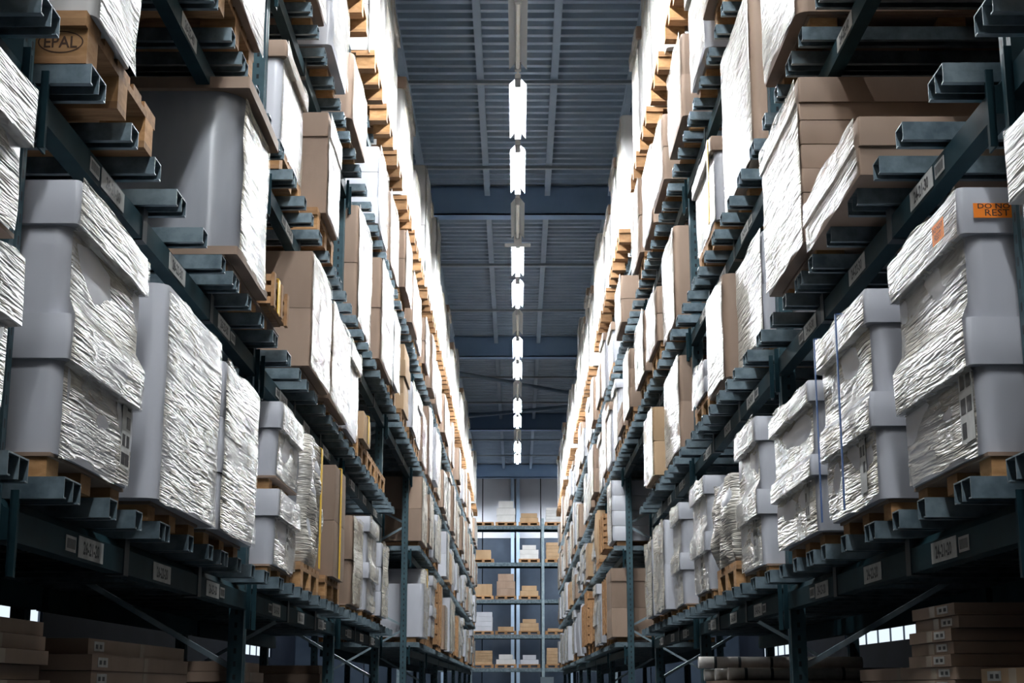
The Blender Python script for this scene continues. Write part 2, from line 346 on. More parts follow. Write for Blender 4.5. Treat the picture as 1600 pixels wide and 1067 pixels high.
# ------------------------------------------------------------------ pallet racks
def bar_mesh(double, s):
    """open folded steel channel that carries the pallets; local origin at tip, top"""
    b = MB(); L = XREAR + .08 - XTIP; t = .004; h = .056; wd = .15 if double else .085
    x0, x1 = 0, s*L
    b.box(x0, x1, 0, wd, -t, 0)
    webs = (0, wd*.52, wd-t) if double else (0, wd-t)
    for y in webs: b.box(x0, x1, y, y+t, -h, -t)
    b.box(x0, x1, t, .022, -h, -h+t); b.box(x0, x1, wd-.022, wd-t, -h, -h+t)
    return b
BAR_OFF = [(.06, 1), (.50, 0), (.80, 0), (1.12, 1), (1.56, 0), (1.92, 0), (2.16, 1), (2.52, 0), (2.86, 0), (3.20, 1)]
def present(k, lev): return not (k == 3 and lev in (0, 1, 2))
def make_rack(s):
    side = 'left' if s < 0 else 'right'
    root = empty('pallet_rack', (s*1.85, post_y(0), 0))
    tag(root, 'tall blue-green steel pallet rack along the %s side of the aisle' % side, 'rack', None)
    hgt = DECK[5] + EYE + .04
    b = MB(); a, c = .035, .045
    b.prism([(-a, -c), (a, -c), (a, -.012), (a-.012, -.008), (a-.012, .008), (a, .012), (a, c), (-a, c), (-a, .012), (-a+.012, .008), (-a+.012, -.008), (-a, -.012)], 0, hgt, 'z')
    b.box(-.06, .06, -.07, .07, 0, .01)
    pm = b.data('upright_post', M['post'])
    def brace(mb, p, q):
        mb.tube(p, q, .017, 4, smooth=False)
    zig = MB(); z = .35; side_in = True
    for k in range(-2, NB+1):
        y = post_y(k)
        link('upright_post', pm, root, (s*XPOST, y, 0)); link('upright_post', pm, root, (s*XREAR, y, 0))
        if k <= 5:
            z = .5; flip = k % 2 == 0
            while z < hgt - 1.0:
                mb = MB(); xa, xb = s*(XPOST+.03), s*(XREAR-.03)
                if flip: xa, xb = xb, xa
                mb.tube((xa, 0, z), (xb, 0, z+.55), .017, 4, smooth=False); build(mb, 'brace', M['brace'], root, (0, y-.012, 0))
                mb = MB(); mb.tube((xb, 0, z+.62), (xa, 0, z+1.12), .017, 4, smooth=False); build(mb, 'brace', M['brace'], root, (0, y+.022, 0))
                z += 1.2
    # beams
    ya, yb = .047, BAY-.047
    def beam_data(front):
        b = MB(); q = -s                       # q: direction towards the aisle
        pr = [(0, 0), (0, .078), (-q*.014, .083), (-q*.03, .108), (-q*.055, .108), (-q*.055, 0)]
        if not front: pr = [(-p[0], p[1]) for p in pr]
        b.prism(pr, ya, yb, 'y'); return b.data('beam', M['rack'])
    bf, br = beam_data(True), beam_data(False)
    cm = MB(); q = -s                         # hooked end connector
    cm.box(0, q*.006, -.03, .03, -.09, .125); cm.box(0, q*.02, -.03, -.022, -.09, .125)
    cmd = cm.data('end_connector', M['rack'])
    clip = MB(); clip.box(q*.004, -q*.06, -.03, .03, -.006, .112); clipd = clip.data('beam_clip', M['rackdark'])
    bars = {d: bar_mesh(d, s).data('support_bar', M['galv']) for d in (0, 1)}
    far = MB(); nbar = 0
    for lev in range(0, 6):
        zt = DECK[lev] + EYE; zb = zt - .056 - .109
        for k in range(-2, NB):
            if not present(k, lev): continue
            y0 = post_y(k); x = s*XBEAM
            o = link('beam', bf, root, (x, y0, zb)); link('beam', br, root, (s*(XREAR-.06), y0, zb))
            if k <= 4 and lev > 0:
                for yy in (y0+.047+.03, y0+BAY-.077): link('end_connector', cmd, o, (x+q*.001, yy, zb))
            if k <= 3 and lev > 0:
                for j in (1, 2): link('beam_clip', clipd, o, (x, y0+.05+j*1.165, zb))
            if (lev == 1 and 0 <= k <= 2) or (lev == 2 and 0 <= k <= 2) or (lev == 3 and 0 <= k <= 1):
                for j in range(3):
                    txt = '%d-2%d-%d0' % (26 if s < 0 else 24, 3*k+j+1, lev+1)
                    b = MB(); wd, hh = .27, .062; yc = y0 + .80 + j*.93; t = q*.002
                    b.box(0, t, -wd/2, wd/2, -hh/2, hh/2, 0)
                    put2d(b, text_geo(txt, .040, .92, .03), aisle_fn(s, t+q*.0006, 0, 0), 1)
                    build(b, 'location_label', [M['paper'], M['ink']], o, (x+q*.001, yc, zb+.040))
                    sg = -1 if (j < 2) else 1
                    if j != 1:
                        b = MB(); b.box(0, t, -.05, .05, -.022, .022, 0)
                        for q2 in range(7):
                            ys = -.038 + q2*.012; b.box(t, t+q*.0005, ys, ys+.006, -.014, .014, 1)
                        build(b, 'barcode_label', [M['paper'], M['ink']], o, (x+q*.001, yc+sg*.21, zb+.040))
            for off, dbl in BAR_OFF:
                yy = y0 + .035 + off
                if lev == 0: continue
                if 0 <= k <= 4 or (k == -1 and off > 2.0):
                    link('support_bar', bars[dbl], o, (s*(XTIP if lev < 5 else XBEAM-.02), yy, zt)); nbar += 1
                else:
                    mb = bar_mesh(dbl, s); far.add([(v[0]+s*(XTIP if lev < 5 else XBEAM-.02), v[1]+yy, v[2]+zt) for v in mb.v], mb.f)
        if lev == 0:                          # ground shelf: plain deck boards out of sight
            for k in range(-2, NB):
                if not present(k, 0): continue
                b = MB(); b.box(s*(XBEAM+.01), s*(XREAR+.02), 0.06, BAY-.06, -.056, 0); build(b, 'shelf_board', M['rackdark'], root, (0, post_y(k), zt))
    for lev in (1, 2, 3, 4, 5):
        pass
    o = build(far, 'support_bar', M['galv'], root, (0, 0, 0)); o['kind'] = 'stuff'
    o.location = -WLOC[root]
    return root
for s in (-1, 1): make_rack(s)

# ------------------------------------------------------------------ pallets
def pallet_parts():
    """EUR pallet, long side across the rack (x), short side along the aisle (y); origin at bottom centre"""
    L, W = 1.2, .8; P = []
    for y in (-.3275, 0, .3275):
        P.append(('bottom_board', (-L/2, L/2, y-.05, y+.05, 0, .022)))
        for x in (-.5275, 0, .5275): P.append(('block', (x-.0725, x+.0725, y-.05, y+.05, .022, .100)))
    for x in (-.5275, 0, .5275): P.append(('stringer_board', (x-.0725, x+.0725, -W/2, W/2, .100, .122)))
    for y, wd in ((-.3275, .145), (-.165, .1), (0, .145), (.165, .1), (.3275, .145)):
        P.append(('deck_board', (-L/2, L/2, y-wd/2, y+wd/2, .122, .144)))
    return P
def low_parts():
    P = []
    for y in (-.31, 0, .31):
        for x in (-.52, 0, .52): P.append(('block', (x-.055, x+.055, y-.05, y+.05, 0, .052)))
    P.append(('deck_sheet', (-.585, .585, -.37, .37, .052, .062)))
    return P
def crisp(parts, mat):
    out = []
    for nm, (x0, x1, y0, y1, z0, z1) in parts:
        cx, cy, cz = (x0+x1)/2, (y0+y1)/2, z0
        b = MB(); b.box(x0-cx, x1-cx, y0-cy, y1-cy, 0, z1-z0)
        out.append((nm, b.data(nm, M['woodblock'] if 'block' in nm else mat), (cx, cy, cz)))
    return out
PARTS = {'eur': crisp(pallet_parts(), M['wood']), 'low': crisp(low_parts(), M['brown'])}
def whole(parts):
    b = MB()
    for nm, bb in parts: b.box(*bb)
    return b.data('pallet', M['wood'])
WHOLE = {'eur': whole(pallet_parts()), 'low': whole(low_parts())}
PH = {'eur': .144, 'low': .062}
def make_pallet(kind, loc, label, group, detailed):
    if detailed:
        o = empty('pallet', loc)
        for nm, me, l in PARTS[kind]:
            link(nm, me, o, Vector(loc) + Vector(l))
    else: o = link('pallet', WHOLE[kind], None, loc)
    return tag(o, label, 'pallet', group)

# ------------------------------------------------------------------ loads
def rrect(D, y0, y1, r, n, near_r=None):
    """outline of a load in plan: u = depth from the aisle face, y along the aisle; starts on the near face"""
    pts = []; r2 = near_r or r
    def arc(cu, cy, rr, a0):
        for i in range(5):
            a = a0 + i*math.pi/8; pts.append((cu + rr*math.cos(a), cy + rr*math.sin(a)))
    def edge(p, q):
        for i in range(1, n): pts.append((p[0]+(q[0]-p[0])*i/n, p[1]+(q[1]-p[1])*i/n))
    # near face from the back to the aisle corner, aisle face, far face, back
    arc(D-r, y0+r, r, 0) if False else None
    pts.append((D, y0)); edge((D, y0), (r2, y0))
    for i in range(5):
        a = -math.pi/2 - i*math.pi/8; pts.append((r2 + r2*math.cos(a), y0 + r2 + r2*math.sin(a)))
    edge((0, y0+r2), (0, y1-r))
    for i in range(5):
        a = math.pi - i*math.pi/8; pts.append((r + r*math.cos(a), y1 - r + r*math.sin(a)))
    edge((r, y1), (D, y1)); pts.append((D, y1))
    return pts
def push(pts, d, cu, cy):
    out = []
    for (u, y) in pts:
        v = Vector((u-cu, y-cy)); nu = 0; ny = 0
        out.append((u + d*max(-1, min(1, (u-cu)/(cu or 1)*1.0)), y + d*max(-1, min(1, (y-cy)/abs(cy-pts[0][1])))))
    return out
def loft_obj(name, mat, parent, s, D, y0, y1, zs, offs, r, n, seed, wob=0.0, near_r=None, loc=None, cap=True, part=None, freq=(3, 3), jag=0):
    """sides built ring by ring; offs = outward offset per ring; part=(i0,i1) keeps a stretch of the outline (film)"""
    base = rrect(D, y0, y1, r, n, near_r); cu, cy = D/2, (y0+y1)/2
    rings = []
    for z, of in zip(zs, offs):
        ring = []
        pp = push(base, of, cu, cy)
        for (u, y) in pp:
            d = 0
            if wob: d = wob*noise.noise(Vector((u*freq[0]+seed*7.3, y*freq[0]+seed, z*freq[1]+seed*3.1)))
            ring.append((s*(u - D/2 - (d if u < D*.5 else 0)), y + (d if y > cy else -d)*.5 if abs(abs(y-cy)-(y1-y0)/2) < .02 else y, z))
        rings.append(ring)
    idx = range(len(base)) if part is None else range(part[0], part[1])
    closed = part is None
    vs = []; m = len(idx)
    for j, ring in enumerate(rings):
        for i in idx:
            x, y, z = ring[i]
            if jag and j in (0, len(rings)-1): z += jag*noise.noise(Vector((x*4, y*4+seed*5, z)))
            vs.append((x, y, z))
    fs = []
    for j in range(len(rings)-1):
        for i in range(m if closed else m-1):
            a, c = j*m+i, j*m+(i+1) % m; f = (a, c, c+m, a+m); fs.append(f if s > 0 else f[::-1])
    b = MB(); b.add([vs[0]], []); b.v = []
    b.add(vs, fs, 0, True)
    if cap and closed:
        t = tuple(range((len(rings)-1)*m, len(rings)*m)); q = tuple(range(m))
        b.add(vs, [t if s > 0 else t[::-1], q[::-1] if s > 0 else q], 0, False)
    me = b.data(name, mat)
    try: me.set_sharp_from_angle(angle=math.radians(38))
    except Exception: pass
    return link(name, me, parent, loc if loc is not None else WLOC[parent])

def lin(a, c, n): return [a + (c-a)*i/(n-1) for i in range(n)]
def box_part(name, mat, root, s, D, y0, y1, z0, z1, r, seed, bulge=.006, det=True, near_r=None, wob=.004):
    n = 5 if det else 2
    zs = lin(z0, z1, 6 if det else 2)
    of = [bulge*math.sin(math.pi*i/(len(zs)-1)) for i in range(len(zs))] if det else [0, 0]
    return loft_obj(name, mat, root, s, D, y0, y1, zs, of, r, n, seed, wob if det else 0, near_r)
def film_part(root, s, D, y0, y1, z0, z1, steps, seed, mat, r=.02, wob=.005, det=True):
    """stretch film round the aisle side; steps = list of (z, extra offset) bands for lids"""
    nz = max(8, int((z1-z0)/.045)) if det else 5; zs = lin(z0, z1, nz); n = 12 if det else 2
    zs = sorted(zs + [q for (a, c, x) in steps for q in (a-.012, a-.004) if z0 < q < z1])
    nz = len(zs)
    of = []
    for z in zs:
        e = .010
        for (a, c, x) in steps:
            if a-.006 <= z <= c+.002: e = max(e, .002+x)
        of.append(e)
    base = n*3 + 12
    i0 = n + 3; i1 = n + 5 + (n-1) + 2
    return loft_obj('stretch_film', mat, root, s, D, y0, y1, zs, of, r, n, seed, wob, None, None, False, (i0, i1), (5, 7), .03)
def strap_part(root, s, D, y, z0, z1, mat, e=.022, wd=.016, top=True):
    if mat == M['yellow']: wd = .06; e = .012
    b = MB(); b.box(s*(-D/2-e), s*(-D/2-e+.004), y-wd/2, y+wd/2, z0, z1+.004)
    if top: b.box(s*(-D/2-e), s*(D/2), y-wd/2, y+wd/2, z1, z1+.004)
    return build(b, 'strap', mat, root, WLOC[root])
def label_part(root, s, D, y, z, wd, hh, seed, e=.0075, rows=3):
    b = MB(); q = -s; x = q*(D/2+e); t = q*.001
    b.box(x, x+t, y-wd/2, y+wd/2, z-hh/2, z+hh/2, 0)
    R = random.Random(seed)
    for i in range(rows):
        zc = z + hh/2 - (i+.5)*hh/rows; ww = wd*R.uniform(.25, .42)
        for side in (-1, 1):
            if R.random() < .25: continue
            yc = y + side*wd*.23; b.box(x+t, x+t*1.6, yc-ww/2, yc+ww/2, zc-hh/rows*.32, zc+hh/rows*.32, 1)
    return build(b, 'shipping_label', [M['paper'], M['ink']], root, WLOC[root])

def make_load(s, lev, y0, y1, htop, kind, xf=1.13, det=True, opts=None, base=None, seed=0, D=1.08):
    """one wrapped load; returns root. Vertical positions are local to its base"""
    R = random.Random(seed*13+5)
    zb = DECK[lev] + EYE + base
    H = htop + EYE - zb
    ym = (y0+y1)/2; a, c = y0-ym, y1-ym
    root = empty({'lid': 'lidded_carton_load', 'wrap': 'wrapped_load', 'brown': 'brown_carton_load', 'lump': 'wrapped_bundle', 'drum': 'covered_load', 'crate': 'wooden_crate', 'tall': 'tall_carton_load'}.get(kind, 'carton_load'), (s*(xf+D/2), ym, zb))
    fm = M[opts.get('film') or R.choice(['film_a', 'film_b', 'film_c'])]
    body = M[opts.get('body', 'lilac')]; lidm = M[opts.get('lid', opts.get('body', 'lilac'))]
    tiers = opts.get('tiers', 1); steps = []
    if kind in ('lid', 'double'):
        gap = .07 if kind == 'double' else 0; th = (H - gap*(tiers-1))/tiers
        lh = opts.get('lh', min(.14, th*.33)); r = .045
        for i in range(tiers):
            z0 = i*(th+gap); z1 = z0+th
            box_part('carton', body, root, s, D-.05, a+.025, c-.025, z0, z1-.012, .02, seed+i, .010 if det else 0, det, near_r=r)
            # lid shell: skirt and top
            box_part('lid', lidm, root, s, D+.012 if False else D, a-.002, c+.002, z1-lh, z1, .012, seed+i+.5, .004, det, near_r=.014)
            steps.append((z1-lh, z1, .032))
            if gap and i < tiers-1:
                for xx in (-.42, 0, .42):
                    for yy in (-.27, 0, .27):
                        b = MB(); b.box(-.05, .05, -.05, .05, 0, .058); build(b, 'spacer_block', M['woodblock'], root, WLOC[root]+Vector((xx, yy, z1)))
                b = MB(); b.box(-D/2+.02, D/2-.02, a+.02, c-.02, .058, .069); build(b, 'spacer_sheet', M['brown'], root, WLOC[root]+Vector((0, 0, z1)))
        if 1:
            for i in range(tiers if gap else 1):
                z0 = i*(th+gap) if gap else 0; z1 = z0+th if gap else H
                film_part(root, s, D-.05, a+.025, c-.025, z0, z1-.004, steps, seed+i, fm, det=det)
    elif kind == 'tall':
        box_part('carton', body, root, s, D, a, c, 0, H, .02, seed, .006, det, near_r=.05)
        film_part(root, s, D, a, c, 0, H-.01, [], seed, fm, .03, det=det)
    elif kind == 'wrap':
        n = opts.get('tiers', R.choice([2, 3])); z = 0
        for i in range(n):
            h = H/n; ins = R.uniform(0, .02) if det else 0
            box_part('carton', body, root, s, D-ins, a+ins, c-ins, z, z+h-.003, .015, seed+i, .006, det, near_r=.03); z += h
        film_part(root, s, D, a, c, -.02 if base > .1 else 0, H+.004, [], seed, fm, .03, .008, det)
    elif kind == 'brown':
        z = 0; lidh = opts.get('lh', 0); hb = H - lidh
        for i in range(tiers):
            h = hb/tiers; j = R.uniform(0, opts.get('jit', .004))
            box_part('carton', body, root, s, D-j, a+j, c-j, z, z+h-.003, .008, seed+i, .003, det, wob=.002)
            if opts.get('print') and det:
                b = MB()
                for q in (-1, 1):
                    x = s*(-D/2 + .26 + q*.05); b.box(x-.035, x+.035, a-.0015, a, z+h*.40, z+h*.52); 
                build(b, 'printed_text', M['ink'], root, WLOC[root])
            z += h
        if lidh: box_part('lid', lidm, root, s, D+.0, a-.014, c+.014, hb-.03, H, .01, seed+9, .002, det); steps.append((hb-.03, H, .016))
        if opts.get('film', 1) != 0: film_part(root, s, D, a, c, 0, H-.004, steps, seed, fm, .012, det=det)
    elif kind == 'lump':
        n = 5 if det else 3
        zs = lin(0, H, 16 if det else 4); of = [.0 - .05*abs(z/H-.55)**2*2 for z in zs]
        loft_obj('bundle', body, root, s, D, a+.02, c-.02, zs, of, .06, 7, seed, .035, .07, freq=(5, 6))
        if det: loft_obj('stretch_film', M['film_c'], root, s, D, a+.005, c-.005, zs, [o+.006 for o in of], .06, 10, seed, .035, .07, None, False, (10, 28), (5.5, 7), .05)
    elif kind == 'drum':
        box_part('base_carton', M['brown'], root, s, D, a, c, 0, .035, .01, seed, 0, True)
        zs = lin(.035, H-.03, 12)
        loft_obj('carton', M['greywrap'], root, s, D-.02, a+.02, c-.03, zs, [0]*12, .03, 8, seed, .008, .13)
        box_part('lid', M['brown'], root, s, D+.05, a-.015, c+.015, H-.05, H, .008, seed+3, .0, True)
        film_part(root, s, D-.02, a+.05, c-.03, .02, H-.06, [], seed, M['film_a'], .05, .007)
    elif kind == 'crate':
        b = MB(); b.box(-D/2+.02, D/2-.02, a+.02, c-.02, 0, H-.01); build(b, 'crate_panel', M['wood'], root, WLOC[root])
        nS = opts.get('slats', 3)
        for i in range(nS):
            z0 = i*H/nS + .01; z1 = (i+1)*H/nS - .012
            b = MB(); b.box(-s*D/2, -s*(D/2-.02), a, c, z0, z1); build(b, 'slat', M['wood'], root, WLOC[root])
            b = MB(); b.box(-D/2+.02, D/2-.02, a, a+.02, z0, z1); build(b, 'slat', M['wood'], root, WLOC[root])
        for yy in (a+.01, 0, c-.05):
            b = MB(); b.box(-s*(D/2+.015), -s*D/2, yy, yy+.05, 0, H); build(b, 'batten', M['wood'], root, WLOC[root])
    for (fy, mat) in opts.get('straps', []):
        strap_part(root, s, D, a + (c-a)*fy, .0, H+.004, M[mat], top=True)
    for (fy, fz, wd, hh, rows) in opts.get('labels', []):
        label_part(root, s, D, a + (c-a)*fy, H*fz, wd, hh, seed, -.013 if kind in ('lid', 'double') else .006, rows)
    return root

KIND_WORDS = {('lid', 'lilac'): 'pale grey lidded cartons in stretch film', ('lid', 'white'): 'white lidded cartons in stretch film', ('wrap', 'lilac'): 'pale film-wrapped carton stack', ('wrap', 'brown'): 'film-wrapped brown carton stack', ('wrap', 'tan'): 'film-wrapped tan carton stack', ('wrap', 'white'): 'white film-wrapped carton stack',
              ('tall', 'lilac'): 'tall pale grey carton with film', ('tall', 'white'): 'tall white carton', ('tall', 'brown'): 'tall brown carton with film',
              ('brown', 'brown'): 'stacked brown cartons', ('brown', 'tan'): 'stacked tan cartons', ('lump', 'lilac'): 'lumpy film-wrapped bundle', ('lump', 'tan'): 'lumpy tan film-wrapped bundle', ('drum', 'lilac'): 'grey covered load with a brown lid', ('crate', 'wood'): 'slatted wooden crate', ('double', 'lilac'): 'two pale lidded cartons with wooden spacers'}
LOADS = []   # (s, lev, y0, y1, top, kind, opts, pallet, xf)
def L(s, lev, y0, y1, top, kind, opts=None, pallet='low', xf=1.13):
    opts = dict(opts or {}); opts.setdefault('body', {'brown': 'brown', 'crate': 'wood'}.get(kind, 'lilac'))
    LOADS.append((s, lev, y0, y1, top, kind, opts or {}, pallet, xf))
# left, lowest shelf
L(-1, 1, 2.52, 3.36, 1.37, 'double', {'tiers': 2, 'lh': .14, 'film': 'film_c'}, xf=1.13)
L(-1, 1, 3.83, 4.60, 1.31, 'lid', {'tiers': 2, 'film': 'film_b', 'labels': [(.86, .22, .10, .22, 4)]}, xf=1.155)
L(-1, 1, 4.80, 5.72, 1.29, 'tall', {'film': 'film_b', 'labels': [(.75, .36, .10, .22, 4)]}, xf=1.14)
L(-1, 1, 5.76, 6.55, 1.24, 'wrap', {'tiers': 3, 'film': 'film_a'})
L(-1, 1, 7.42, 8.18, 1.385, 'double', {'tiers': 2, 'lh': .13, 'film': 'film_b', 'labels': [(.55, .22, .08, .16, 4)]}, xf=1.165)
L(-1, 1, 8.36, 9.0, 1.36, 'lump', {'straps': [(.75, 'yellow')]}, 'eur', 1.15)
L(-1, 1, 9.42, 10.0, 1.36, 'brown', {'tiers': 2, 'film': 0, 'straps': [(.45, 'yellow')]}, 'eur')
L(-1, 1, 11.0, 11.72, 1.22, 'wrap', {'tiers': 2, 'body': 'brown', 'film': 'film_a'}, xf=1.185)
L(-1, 1, 11.8, 12.6, 1.30, 'lid', {'tiers': 2, 'film': 'film_b'}, xf=1.14)
L(-1, 1, 12.8, 13.45, 1.19, 'wrap', {'tiers': 3, 'film': 'film_a'})
# left, second shelf
L(-1, 2, 3.83, 4.25, 2.42, 'wrap', {'film': 'film_c', 'body': 'white'}, 'eurx', 1.14)
L(-1, 2, 5.92, 6.68, 2.47, 'drum', {})
L(-1, 2, 6.76, 7.22, 1.87, 'crate', {'slats': 3, 'body': 'wood', 'straps': [(.4, 'yellow')]})
L(-1, 2, 8.10, 8.95, 2.36, 'brown', {'tiers': 2, 'film': 'film_a'})
L(-1, 2, 9.02, 10.05, 2.31, 'wrap', {'tiers': 2, 'body': 'brown', 'film': 'film_a'})
L(-1, 2, 10.12, 10.84, 2.33, 'lid', {'tiers': 1, 'film': 'film_b', 'lh': .13})
L(-1, 2, 11.08, 11.62, 2.0, 'brown', {'tiers': 1, 'body': 'tan', 'film': 0, 'straps': [(.55, 'yellow')]}, 'eur')
# left, third shelf
L(-1, 3, 5.50, 6.30, 3.55, 'wrap', {'body': 'brown', 'film': 'film_c'}, 'eur')
L(-1, 3, 7.40, 8.20, 3.30, 'lid', {'tiers': 1, 'lid': 'brown', 'film': 'film_b', 'lh': .09}, 'eur', 1.20)
L(-1, 3, 8.62, 9.20, 3.37, 'brown', {'tiers': 1, 'film': 'film_c', 'lh': .12}, 'eur')
L(-1, 3, 10.98, 12.0, 3.56, 'wrap', {'tiers': 2, 'body': 'brown', 'film': 'film_c', }, 'low', 1.19)
L(-1, 3, 12.3, 13.5, 3.53, 'wrap', {'tiers': 2, 'body': 'brown', 'film': 'film_a'}, 'low')
L(-1, 3, 13.6, 14.3, 3.40, 'wrap', {'body': 'lilac', 'film': 'film_a'}, 'eur')
L(-1, 3, 15.1, 15.85, 3.42, 'brown', {'tiers': 4, 'body': 'tan', 'jit': .05, 'film': 0}, 'eur')
L(-1, 3, 16.2, 17.0, 3.25, 'wrap', {'body': 'lilac'}, 'eur')
L(-1, 3, 17.1, 17.9, 3.30, 'lid', {'tiers': 1, 'body': 'lilac'}, 'eur')
for s_ in (-1, 1): L(s_, 3, 4.87, 5.44, 3.4, 'wrap', {'body': 'brown', 'film': 'film_c'})  # unseen loads added to keep light off the second shelf
# right, lowest shelf
L(1, 1, 2.50, 3.33, 1.25, 'lid', {'tiers': 1, 'lh': .17, 'film': 'film_c'})
L(1, 1, 3.84, 4.60, 1.29, 'lid', {'tiers': 2, 'film': 'film_b', 'lh': .125, 'labels': [(.12, .24, .12, .26, 4)], 'stickers': 1}, xf=1.165)
L(1, 1, 4.79, 5.62, 1.265, 'lid', {'tiers': 2, 'film': 'film_a', 'straps': [(.45, 'blue'), (.92, 'blue')], 'labels': [(.25, .22, .09, .22, 4)]})
L(1, 1, 5.80, 6.74, 1.165, 'lid', {'tiers': 2, 'film': 'film_a', 'lh': .08, 'labels': [(.2, .30, .09, .22, 4)]})
L(1, 1, 7.42, 8.15, 1.31, 'lid', {'tiers': 2, 'film': 'film_b', 'labels': [(.3, .2, .09, .2, 4)]}, xf=1.175)
L(1, 1, 8.22, 9.1, 1.14, 'lump', {}, 'eur', 1.16)
L(1, 1, 9.3, 10.08, 1.275, 'lid', {'tiers': 2, 'film': 'film_b', 'labels': [(.4, .2, .09, .2, 4)]}, xf=1.145)
L(1, 1, 11.0, 11.65, 1.31, 'lid', {'tiers': 2, 'film': 'film_b'}, xf=1.17)
L(1, 1, 11.75, 12.65, 1.27, 'wrap', {'tiers': 2, 'film': 'film_a'})
L(1, 1, 12.8, 13.5, 1.22, 'wrap', {'tiers': 2, 'film': 'film_a'})
# right, second shelf
L(1, 2, 4.77, 5.66, 1.845, 'brown', {'tiers': 1, 'lh': .07, 'film': 'film_b'}, 'none')
L(1, 2, 5.74, 6.62, 2.39, 'brown', {'tiers': 6, 'lh': .075, 'film': 'film_a', 'print': 1})
L(1, 2, 7.38, 8.25, 2.26, 'wrap', {'body': 'lilac', 'tiers': 2, 'film': 'film_c', 'labels': [(.6, .35, .08, .2, 3)]}, 'low', 1.235)
L(1, 2, 8.40, 9.15, 2.31, 'tall', {'body': 'brown', 'film': 'film_c', 'labels': [(.3, .45, .10, .28, 2)]}, 'low', 1.175)
L(1, 2, 9.25, 9.85, 2.0, 'wrap', {'body': 'lilac', 'film': 'film_b'}, 'eur', 1.16)
L(1, 2, 10.98, 12.1, 2.40, 'wrap', {'body': 'brown', 'tiers': 2, 'film': 'film_c'}, 'low', 1.195)
L(1, 2, 12.45, 13.35, 2.28, 'wrap', {'body': 'tan', 'tiers': 2, 'film': 'film_a'})
# right, third shelf
L(1, 3, 5.70, 6.50, 3.5, 'tall', {'body': 'brown', 'film': 'film_c'})
L(1, 3, 7.38, 8.45, 3.60, 'tall', {'body': 'brown', 'film': 'film_c', 'labels': [(.28, .38, .10, .24, 2)]}, 'low', 1.215)
L(1, 3, 8.72, 9.7, 3.26, 'lid', {'body': 'lilac', 'lid': 'brown', 'tiers': 1, 'lh': .09, 'film': 'film_c', 'straps': [(.12, 'yellow')]}, 'eur', 1.175)
L(1, 3, 11.0, 11.9, 3.40, 'tall', {'body': 'brown', 'film': 'film_c'}, 'low', 1.18)
L(1, 3, 12.0, 12.9, 3.20, 'wrap', {'body': 'brown', 'film': 'film_a'}, 'eur')
L(1, 3, 13.2, 14.2, 3.30, 'wrap', {'body': 'brown', 'film': 'film_a'}, 'eur')
L(1, 3, 15.0, 15.8, 3.35, 'wrap', {'body': 'brown', 'film': 'film_a'}, 'eur')
L(1, 3, 16.1, 16.9, 3.0, 'brown', {'tiers': 2, 'film': 0}, 'eur')
L(1, 3, 17.1, 17.9, 3.45, 'lid', {'tiers': 1, 'lh': .1}, 'eur')
# cross-aisle ends of the far racks
OVER = {(-1, 2, 4, 0): ('brown', {'tiers': 2, 'film': 'film_a'}, .85), (-1, 1, 4, 0): ('tall', {'body': 'lilac'}, .62), (1, 1, 4, 0): ('brown', {'tiers': 2, 'lh': .12, 'film': 0}, .80),
        (1, 2, 4, 0): ('wrap', {'body': 'lilac', 'tiers': 4}, .72), (-1, 1, 4, 1): ('lump', {'straps': [(.3, 'yellow')]}, .8)}
EMPTY_SLOTS = {(-1, 2, 7, 1), (1, 1, 8, 0), (1, 4, 3, 2), (-1, 4, 6, 2)}
RF = random.Random(5)
for s in (-1, 1):
    for lev in range(1, 6):
        k0 = -2
        for k in range(k0, NB):
            for j in range(3):
                y0 = post_y(k) + .08 + j*1.15 + RF.uniform(0, .08); ln = RF.uniform(.78, 1.0)
                r = RF.random(); hr = RF.random(); r2 = RF.random(); r3 = RF.random()
                if k < 4:
                    lo = {1: 1.6, 2: 3.0, 3: 4.6}.get(lev)  # lower three shelves: only unseen loads, added for shade, remain
                    if lo is not None and y0 > lo: continue
                if k == -1 and lev == 2 and j == 2: y0 = 2.6; ln = .8  # unseen load placed to close the gap and block light
                if (s, lev, k, j) in EMPTY_SLOTS or (r3 < .05): continue
                room = (DECK[lev+1]-DECK[lev]-.22) if lev < 5 else 2.0
                hmax = room*(.62+.36*hr) if lev < 5 else .95+.85*hr
                pal = 'eur' if (lev == 5 or r2 < (.35 if lev > 1 else .5)) else 'low'
                if lev == 5:
                    kind, o = (('lid', {'body': 'white', 'lid': 'brown', 'tiers': 1, 'lh': .12}) if r < .6 else ('wrap', {'body': 'white'}) if r < .8 else ('tall', {'body': 'white'}))
                elif lev >= 3:
                    kind, o = (('wrap', {'body': 'brown', 'tiers': 2}) if r < .4 else ('tall', {'body': 'brown'}) if r < .65 else ('lid', {'body': 'lilac', 'lid': 'brown', 'tiers': 1, 'lh': .1}) if r < .82 else ('wrap', {'body': 'lilac'}))
                else:
                    kind, o = (('wrap', {'body': 'lilac', 'tiers': 2}) if r < .36 else ('lid', {'tiers': 2}) if r < .54 else ('wrap', {'body': 'brown', 'tiers': 2}) if r < .76 else ('brown', {'tiers': 3, 'body': 'tan', 'film': 0}) if r < .84 else ('lump', {'body': 'tan'} if r2 < .5 else {}) if r < .93 else ('crate', {'slats': 6, 'body': 'wood'}))
                if (s, lev, k, j) in OVER: kind, o, hmax = OVER[(s, lev, k, j)]
                ph = PH[pal]
                if hmax + ph > room + .16 and lev < 5: hmax = room + .1 - ph
                L(s, lev, y0, y0+ln, DECK[lev]+ph+hmax, kind, o, pal, RF.uniform(1.10, 1.16) if lev < 5 else RF.uniform(1.12, 1.18))

